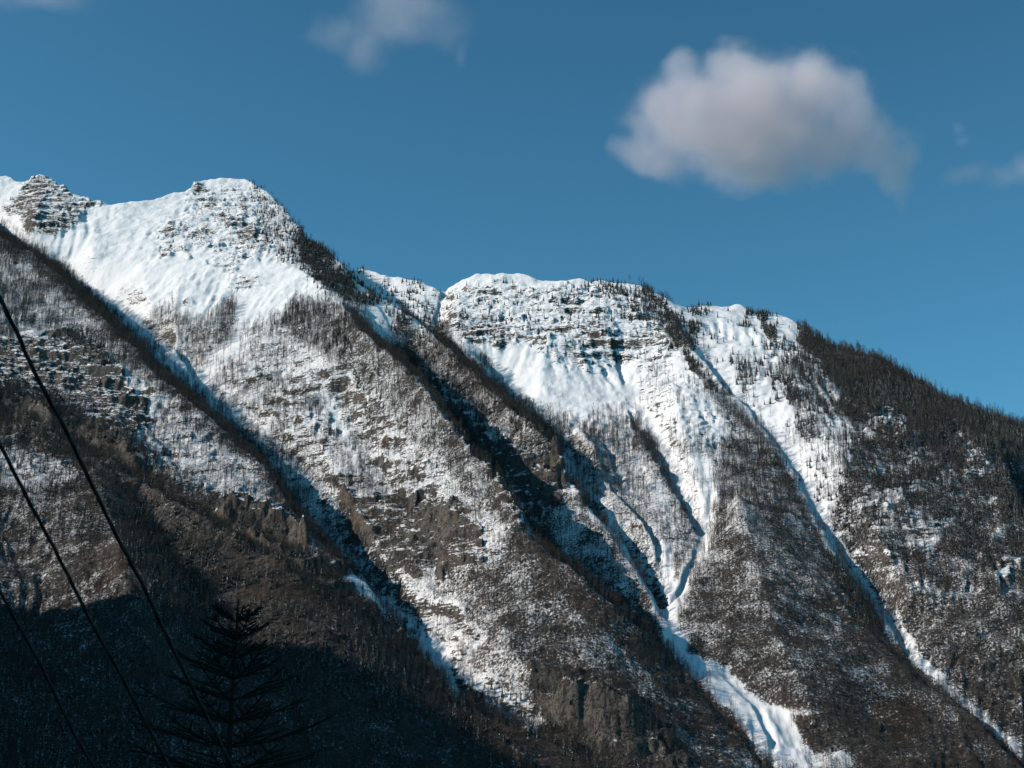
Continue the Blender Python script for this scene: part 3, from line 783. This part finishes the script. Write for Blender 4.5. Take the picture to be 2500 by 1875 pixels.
def bare_tree(seed, h=16.0, spread=1.0, sparse=1.0):
    r = np.random.default_rng(seed)
    tv, tf, cv_, cf = [], [], [], []
    lean = r.uniform(-0.04, 0.04, 2)
    def trunk_pt(t): return np.array([lean[0] * t * h + 0.25 * math.sin(3 * t + seed), lean[1] * t * h + 0.25 * math.cos(2.5 * t + seed) - 0.25, t * h - 0.8 * (1 - t)])
    ts = [0, 0.3, 0.6, 0.97]; rs = [0.30, 0.24, 0.16, 0.05]
    for a, b, ra, rb in zip(ts[:-1], ts[1:], rs[:-1], rs[1:]): tube(tv, tf, trunk_pt(a), trunk_pt(b), ra, rb, 4)
    n = int(15 * sparse)
    for i in range(n):
        t = 0.38 + 0.58 * (i + r.uniform(0, 0.8)) / n
        az = i * 2.4 + r.uniform(-0.5, 0.5); el = r.uniform(0.75, 1.2)
        L = (1.15 - t) * h * 0.36 * spread * r.uniform(0.75, 1.25)
        p = trunk_pt(t); d = np.array([math.cos(az) * math.cos(el), math.sin(az) * math.cos(el), math.sin(el)])
        q = p + d * L
        tube(cv_, cf, p, q, 0.075, 0.03, 3)
        for j in range(4):
            s0 = p + d * L * r.uniform(0.3, 0.95)
            d2 = d + r.uniform(-0.75, 0.75, 3) + np.array([0, 0, 0.35]); d2 /= np.linalg.norm(d2)
            l2 = L * r.uniform(0.35, 0.6); e = s0 + d2 * l2
            sd = np.cross(d2, r.normal(size=3)); sd /= np.linalg.norm(sd)
            o = len(cv_); w_ = 0.055
            cv_.extend([s0 - sd * w_, s0 + sd * w_, e + sd * w_ * 0.6, e - sd * w_ * 0.6]); cf.append((o, o + 1, o + 2, o + 3))
            for kx in (0.45, 0.8):
                s1 = s0 + d2 * l2 * kx; d3 = d2 + r.uniform(-0.8, 0.8, 3); d3 /= np.linalg.norm(d3); e1 = s1 + d3 * l2 * 0.5
                o = len(cv_); cv_.extend([s1 - sd * 0.04, s1 + sd * 0.04, e1 + sd * 0.03, e1 - sd * 0.03]); cf.append((o, o + 1, o + 2, o + 3))
    return (np.array(tv), np.array(tf)), (np.array(cv_), np.array(cf))

def conifer(seed, h=15.0, width=1.0, layers=9, gap=0.0):
    r = np.random.default_rng(seed)
    tv, tf, cv_, cf = [], [], [], []
    tube(tv, tf, (0, 0, -1.5), (0, 0, h * 0.5), 0.24, 0.14, 5); tube(tv, tf, (0, 0, h * 0.5), (0, 0, h * 0.97), 0.14, 0.03, 5)
    for i in range(layers):
        t = 0.08 + 0.86 * i / (layers - 1)
        z = h * t; R0 = (1 - t) ** 0.85 * h * 0.17 * width * r.uniform(0.8, 1.15) + 0.3
        nb = 8
        a0 = r.uniform(0, 6.28)
        for b in range(nb):
            if r.random() < gap: continue
            az = a0 + 2 * math.pi * b / nb + r.uniform(-0.25, 0.25); L = R0 * r.uniform(0.65, 1.2)
            d = np.array([math.cos(az), math.sin(az), 0]); sd = np.array([-math.sin(az), math.cos(az), 0])
            top = np.array([0, 0, z + R0 * 0.45 + 0.35]); tip = d * L + np.array([0, 0, z - L * r.uniform(0.12, 0.45)])
            w_ = L * 0.42
            mid = (top + tip) / 2 + np.array([0, 0, 0.12 * L])
            o = len(cv_)
            cv_.extend([top, mid + sd * w_ - (0, 0, 0.1 * L), tip, mid - sd * w_ - (0, 0, 0.1 * L), mid, mid - np.array([0, 0, 0.3 * L])])
            cf.extend([(o, o + 1, o + 4, o + 4), (o + 1, o + 2, o + 4, o + 4), (o + 2, o + 3, o + 4, o + 4), (o + 3, o, o + 4, o + 4), (o + 1, o + 5, o + 2, o + 2), (o + 2, o + 5, o + 3, o + 3)])
    return (np.array(tv), np.array(tf)), (np.array(cv_), np.array(cf))

def poly_mesh(name, vf, mats, mat_index=None):
    v, f = vf
    me = bpy.data.meshes.new(name)
    me.from_pydata([tuple(p) for p in v], [], [tuple(dict.fromkeys(int(i) for i in q)) for q in f])
    for m in mats: me.materials.append(m)
    if mat_index is not None: me.polygons.foreach_set("material_index", mat_index)
    me.update()
    return me

def joined(name, parts, mats):
    v = np.concatenate([p[0] for p in parts]); off = 0; fs = []; mi = []
    for k_, p in enumerate(parts):
        fs.append(p[1] + off); off += len(p[0]); mi += [k_] * len(p[1])
    return poly_mesh(name, (v, np.concatenate(fs)), mats, mi)

BARE = [bare_tree(s, 21 + (s % 3) * 2.0, [0.8, 1.0, 1.25][s % 3], [0.8, 1.0, 1.15][(s // 2) % 3]) for s in range(7)]
CONI = [conifer(50 + s, [13, 15, 17, 14, 12, 16][s], [0.85, 1.0, 0.8, 1.15, 1.3, 0.95][s], [8, 10, 11, 9, 8, 10][s], [0, .1, .05, .15, .1, .2][s]) for s in range(6)]

# where the ground can be seen from the camera's side (used only to choose which trees become objects of their own)
ANG = (Zf - CAM[2]) / YY
HOR = np.maximum.accumulate(ANG, axis=0)
def scatter(N, dens, seed, cone=False):
    r = np.random.default_rng(seed)
    a = r.uniform(-0.52, 0.46, N); y = np.sqrt(r.uniform(1080.0 ** 2, 4500.0 ** 2, N)); x = a * y
    z, rk, fl, u, v = height(x, y)
    d = lookup(dens, u, v)
    patch = fbm(x / 70, y / 70, 3, seed + 5) + 0.6 * fbm(x / 25, y / 25, 2, seed + 9)
    p = d * np.clip(1 + (2.6 if cone else 2.4) * patch * (1.3 - d), 0.03, 2.6)
    if not cone: p = p * np.clip(1.1 - 0.35 * np.clip(fl, 0, 2) * (d < 0.7), 0.1, 1.2)
    if not cone: p = p * np.clip(2500 / y, 1.0, 1.7)
    keep = (r.random(N) < p) & (z > 3)
    x, y, z, rk, u, v, a, d = (q[keep] for q in (x, y, z, rk, u, v, a, d))
    # steep bare rock carries no trees
    e = 2.0
    zx = height(x + e, y)[0]; zy = height(x, y + e)[0]
    sl = np.hypot(zx - z, zy - z) / e
    k2 = (sl < (2.6 if cone else 2.4))
    x, y, z, u, v, a, d = (q[k2] for q in (x, y, z, u, v, a, d))
    ia = np.clip(np.searchsorted(a_f, a), 0, NC - 1); iy = np.clip(np.searchsorted(y_f, y), 0, NR - 1)
    vis = (z + 8 - CAM[2]) / y > HOR[np.maximum(iy - 2, 0), ia]
    vis &= (u > 10) & (u < 2490) & (v < 1860) & (v > 350)
    n = len(x)
    sc = r.uniform(0.55, 1.15, n) * np.clip(1.25 - (z - 900) / 2200, 0.6, 1.1) * (np.clip(y / 2500, 0.78 if cone else 0.70, 1.0))
    return dict(x=x, y=y, z=z, u=u, v=v, d=d, vis=vis, s=sc, rot=r.uniform(0, 6.283, n), rnd=r.random(n))

def instancer(name, P, sel, meshes, mats_of, label, cat):
    src = bpy.data.collections.new(name + "_kinds")
    for i, me in enumerate(meshes):
        o = bpy.data.objects.new("%s_kind_%02d" % (name, i), me); src.objects.link(o)
    pts = np.stack([P['x'][sel], P['y'][sel], P['z'][sel]], 1)
    me = bpy.data.meshes.new(name); me.vertices.add(len(pts)); me.vertices.foreach_set("co", pts.astype(np.float32).ravel())
    for an, av in (("rot", P['rot'][sel]), ("size", P['s'][sel]), ("pick", np.floor(P['rnd'][sel] * len(meshes) * 0.9999))):
        at = me.attributes.new(an, 'INT' if an == "pick" else 'FLOAT', 'POINT')
        at.data.foreach_set("value", av.astype(np.int32 if an == "pick" else np.float32))
    ob = link(name, me, kind="stuff", label=label, category=cat)
    ng = bpy.data.node_groups.new(name + "_scatter", 'GeometryNodeTree')
    ng.interface.new_socket("Geometry", in_out='INPUT', socket_type='NodeSocketGeometry')
    ng.interface.new_socket("Geometry", in_out='OUTPUT', socket_type='NodeSocketGeometry')
    N_ = ng.nodes; L = ng.links
    gi = N_.new('NodeGroupInput'); go = N_.new('NodeGroupOutput')
    ip = N_.new('GeometryNodeInstanceOnPoints'); ci = N_.new('GeometryNodeCollectionInfo')
    ci.inputs['Collection'].default_value = src; ci.inputs['Separate Children'].default_value = True; ci.inputs['Reset Children'].default_value = True
    ip.inputs['Pick Instance'].default_value = True
    def na(nm, t):
        q = N_.new('GeometryNodeInputNamedAttribute'); q.data_type = t; q.inputs['Name'].default_value = nm; return q.outputs['Attribute']
    cx = N_.new('ShaderNodeCombineXYZ'); L.new(na("rot", 'FLOAT'), cx.inputs['Z'])
    L.new(gi.outputs[0], ip.inputs['Points']); L.new(ci.outputs[0], ip.inputs['Instance']); L.new(na("pick", 'INT'), ip.inputs['Instance Index'])
    e2r = N_.new('FunctionNodeEulerToRotation'); L.new(cx.outputs[0], e2r.inputs[0]); L.new(e2r.outputs[0], ip.inputs['Rotation'])
    L.new(na("size", 'FLOAT'), ip.inputs['Scale']); L.new(ip.outputs[0], go.inputs[0])
    md = ob.modifiers.new("scatter", 'NODES'); md.node_group = ng
    return ob

PB = scatter(290000, np.minimum(T, 1.2), 500)
PC = scatter(250000, np.minimum(CN, 1.6), 600, cone=True)

def region(u, v, z):
    def above(line_, du=0):
        L = [(p[0], p[1]) for p in line_]
        return v < np.interp(u, [p[0] for p in L], [p[1] for p in L]) - 0
    if u > 1600 and not above(D): 
        return "spur right of the middle, between the two avalanche tracks"
    if u > 1560 and above(D):
        if v < 900 and u < 1960: return "open snow bowl on the right"
        return "wooded mountainside at the far right"
    if above(S1):
        if above([(p[0], p[1]) for p in (RIB + SC1)] ) and u > 850:
            if not above(C2): return "second spur, beside the shaded gully"
            return "snowy plateau wall in the middle"
        return "slope under the snowy summit"
    if u < 1025 and above(S0): return "rocky spur on the left"
    if above(SM) or u > 800:
        if u > 850 and above([(p[0], p[1]) for p in SC1]) is False and above(S0): return "slope under the snowy summit"
        return "dark wooded spur at the lower left"
    return "lowest black spur in the bottom left corner"

SHORT = {"spur right of the middle, between the two avalanche tracks": "between both avalanche tracks", "open snow bowl on the right": "snow bowl",
         "wooded mountainside at the far right": "right-hand mountainside", "second spur, beside the shaded gully": "spur by shaded gully",
         "snowy plateau wall in the middle": "plateau wall", "slope under the snowy summit": "slope under summit", "rocky spur on the left": "rocky left spur",
         "dark wooded spur at the lower left": "dark lower spur", "lowest black spur in the bottom left corner": "lowest black spur"}
def ANG_SKY(x, y):
    ia = int(np.clip(np.searchsorted(a_f, x / y), 0, NC - 1)); iy = int(np.clip(np.searchsorted(y_f, y), 0, NR - 1))
    return HOR[-1, ia] - ANG[iy, ia]
def individuals(P, protos, mats, base, cat, adj, group, nmax, seed, boost):
    score = P['s'] / P['y'] * np.where(P['d'] < 0.35, boost, 1.0)
    shade = (P['u'] < 1450) & (P['v'] > np.interp(P['u'], [p[0] for p in S0], [p[1] for p in S0]) + 60)
    score = score * np.where(shade, 0.62, 1.0)
    score = np.where(P['vis'], score, -1)
    order = np.argsort(-score)[:nmax]
    sel = np.ones(len(P['x']), bool); sel[order] = False
    pm = [(poly_mesh("trunk", a, [mats[0]]), poly_mesh("crown", b, [mats[1]])) for a, b in protos]
    roots = []
    for k_, (tm, cm) in enumerate(pm):
        r0 = bpy.data.objects.new(base, None); r0.empty_display_size = 2
        t0 = bpy.data.objects.new("trunk", tm); c0 = bpy.data.objects.new("crown", cm)
        roots.append((r0, t0, c0))
    used = [False] * len(roots)
    for i in order:
        k_ = int(P['rnd'][i] * len(roots) * 0.9999)
        r0, t0, c0 = roots[k_]
        if used[k_]: r0, t0, c0 = r0.copy(), t0.copy(), c0.copy()
        used[k_] = True
        r0.name = base
        for o in (r0, t0, c0): COL.objects.link(o)
        t0.parent = r0; c0.parent = r0
        r0.location = (float(P['x'][i]), float(P['y'][i]), float(P['z'][i])); r0.rotation_euler = (0, 0, float(P['rot'][i]))
        s_ = float(P['s'][i]); r0.scale = (s_, s_, s_)
        reg = region(P['u'][i], P['v'][i], P['z'][i]); uu, vv = P['u'][i], P['v'][i]
        where = ["at far left", "left", "centre", "right", "at far right"][int(min(4, uu // 500))]
        high = ["high", "halfway", "low", "at bottom"][int(np.clip((vv - 600) // 320, 0, 3))]
        size = "tall" if P['s'][i] > 0.95 else ("small" if P['s'][i] < 0.78 else "medium")
        alone = " alone in snow" if P['d'][i] < 0.15 else (" in loose stand" if P['d'][i] < 0.5 else " in dense woods")
        kinds_ = (["narrow-crowned", "round-crowned", "wide-crowned"][k_ % 3] if cat == "tree" else ["full", "slender", "thin", "broad", "wide", "ragged"][k_])
        if ANG_SKY(P['x'][i], P['y'][i]) < 0.012: alone = " on skyline"
        r0["label"] = size + " " + kinds_ + " " + adj + alone + " " + high + " " + where + ", " + SHORT[reg]; r0["category"] = cat; r0["group"] = group + " on the " + reg
    return sel

sb = individuals(PB, BARE, (M_BARK, M_TWIG), "bare_tree", "tree", "bare tree", "bare trees", 300, 1, 1.5)
sc_ = individuals(PC, CONI, (M_BARK, M_NEEDLE), "conifer", "conifer", "dark conifer", "conifers", 300, 2, 2.2)
instancer("bare_woodland", PB, sb, [joined("bare_tree_kind", [a, b], [M_BARK, M_TWIG]) for a, b in BARE], None, "grey-brown leafless woods covering the lower mountainside", "woodland")
instancer("conifer_woodland", PC, sc_, [joined("conifer_kind", [a, b], [M_BARK, M_NEEDLE if i % 2 else M_NEEDLE_S]) for i, (a, b) in enumerate(CONI)], None, "dark conifer woods along the crests and the right-hand mountainside", "woodland")

# ------------------------------------------------------------------ foreground: three cables and the top of a young fir
def at(u, v, d):
    dx, dy, dz = ray(u, v); return Vector((dx * d, dy * d, dz * d + CAM[2]))

def cable(pts, d0, d1, width_px, label):
    # pts in the picture; the cable runs from d0 to d1 metres away, smooth curve through the points
    n = len(pts); P_ = [at(p[0], p[1], d0 + (d1 - d0) * i / (n - 1)) for i, p in enumerate(pts)]
    c = []
    for i in range(n - 1):
        p0 = P_[max(0, i - 1)]; p1 = P_[i]; p2 = P_[i + 1]; p3 = P_[min(n - 1, i + 2)]
        for j in range(14):
            t = j / 14
            c.append(0.5 * ((2 * p1) + (p2 - p0) * t + (2 * p0 - 5 * p1 + 4 * p2 - p3) * t * t + (3 * p1 - p0 - 3 * p2 + p3) * t ** 3))
    c.append(P_[-1])
    rad = width_px / F * (d0 + d1) / 2 / 2
    root = bpy.data.objects.new("overhead_cable", None); COL.objects.link(root)
    root.location = c[0]; root["label"] = label; root["category"] = "cable"; root["group"] = "overhead cables crossing the left side"
    # a bundle: three sheathed strands twisted round each other
    tot = [0.0]
    for a, b in zip(c[:-1], c[1:]): tot.append(tot[-1] + (b - a).length)
    for sidx in range(3):
        vs_, fs_ = [], []; m = 8
        for i, p in enumerate(c):
            tg = (c[min(i + 1, len(c) - 1)] - c[max(0, i - 1)]).normalized()
            a = tg.cross(Vector((0, 0, 1))).normalized(); b = tg.cross(a)
            ph = tot[i] * 9 + sidx * 2.0944
            q = p - c[0] + (a * math.cos(ph) + b * math.sin(ph)) * rad * 0.46
            for k_ in range(m):
                t = 2 * math.pi * k_ / m
                vs_.append(q + (a * math.cos(t) + b * math.sin(t)) * rad * 0.56)
        for i in range(len(c) - 1):
            for k_ in range(m):
                j = (k_ + 1) % m
                fs_.append((i * m + k_, i * m + j, (i + 1) * m + j, (i + 1) * m + k_))
        fs_.append(tuple(range(m))[::-1]); fs_.append(tuple((len(c) - 1) * m + k_ for k_ in range(m)))
        me = bpy.data.meshes.new("strand"); me.from_pydata([tuple(v) for v in vs_], [], fs_); me.materials.append(M_CABLE)
        me.polygons.foreach_set("use_smooth", [True] * len(me.polygons)); me.update()
        link("strand", me, parent=root)

cable([(-180,330),(-90,530),(-2,724),(41,811),(69,876),(106,950),(159,1047),(179,1089),(228,1191),(285,1309),(350,1431),(390,1517),(439,1618),(480,1700),(530,1800),(600,1940)],
      8.2, 10.6, 10.5, "thick black twisted cable, the topmost and longest of three, crossing the left side")
cable([(-180,720),(-90,900),(0,1085),(73,1228),(134,1342),(183,1439),(228,1529),(281,1622),(330,1715),(380,1810),(450,1940)],
      8.0, 10.0, 9.5, "black twisted cable running down from the left edge, the middle one of three")
cable([(-180,1080),(-90,1262),(0,1443),(45,1527),(100,1625),(164,1757),(200,1825),(234,1880),(300,1990)],
      7.8, 9.2, 8.5, "short black cable in the bottom left corner, the lowest of three")

def young_fir(u, v_top, dist, label):
    r = np.random.default_rng(77)
    top = at(u, v_top, dist); H = top.z
    root = bpy.data.objects.new("fir_tree", None); COL.objects.link(root); root.location = (top.x, top.y, 0.0)
    root["label"] = label; root["category"] = "fir tree"
    tv, tf = [], []
    tube(tv, tf, (0, 0, -0.3), (0, 0, H * 0.6), 0.07, 0.035, 8); tube(tv, tf, (0, 0, H * 0.6), (0, 0, H), 0.035, 0.010, 8)
    def needles(V, Fc, p, q, r0):
        d = q - p; L = np.linalg.norm(d); d = d / L
        a = np.cross(d, (0, 0, 1.0)); a /= np.linalg.norm(a) + 1e-9; b = np.cross(d, a)
        tube(V, Fc, p, q, r0 * 0.45, r0 * 0.3, 5)
        for i in range(int(L / 0.0075)):
            t = (i + r.random()) * 0.0075; th = r.uniform(0, 6.283)
            rd = a * math.cos(th) + b * math.sin(th)
            s0 = p + d * min(t, L); e = s0 + rd * r0 * 1.25 + d * r0 * 0.7
            sd = np.cross(rd, d) * 0.0035
            o = len(V); V.extend([s0 - sd, s0 + sd, e]); Fc.append((o, o + 1, o + 2, o + 2))
    needles(tv, tf, np.array([0, 0, H - 0.4]), np.array([0, 0, H]), 0.022)
    link("trunk", poly_mesh("trunk", (np.array(tv), np.array(tf)), [M_DARK]), parent=root)
    z = H - 0.28; k_ = 0
    while z > 0.7:
        down = H - z; L0 = min(1.9, 0.16 + 0.62 * down)
        for b_ in range(5 + (k_ % 2)):
            az = k_ * 1.1 + b_ * 2 * math.pi / (5 + k_ % 2) + r.uniform(-0.2, 0.2); L = L0 * r.uniform(0.75, 1.15)
            el = 0.5 - 0.22 * min(3, down)
            bv, bf = [], []
            p = np.array([0, 0, z]); d = np.array([math.cos(az) * math.cos(el), math.sin(az) * math.cos(el), math.sin(el)])
            n = 5; pts = [p]
            for i in range(n):
                dd = d + np.array([0, 0, 0.10 * i]); dd /= np.linalg.norm(dd); pts.append(pts[-1] + dd * L / n)
            for a0, a1 in zip(pts[:-1], pts[1:]): needles(bv, bf, a0, a1, 0.024)
            for i in range(1, n):
                for sg in (-1, 1):
                    if r.random() < 0.15: continue
                    az2 = az + sg * r.uniform(0.6, 0.95); l2 = L * (0.46 - 0.07 * i) * r.uniform(0.7, 1.3) + 0.06
                    d2 = np.array([math.cos(az2), math.sin(az2), el * 0.6 + r.uniform(0.0, 0.35)]); d2 /= np.linalg.norm(d2)
                    needles(bv, bf, pts[i], pts[i] + d2 * l2, 0.024)
            link("branch", poly_mesh("branch", (np.array(bv), np.array(bf)), [M_DARK]), parent=root)
        z -= 0.2 + 0.05 * min(3, down); k_ += 1
young_fir(582, 1462, 17.0, "young fir tree standing dark in front of the lower left spur, beside the cables")
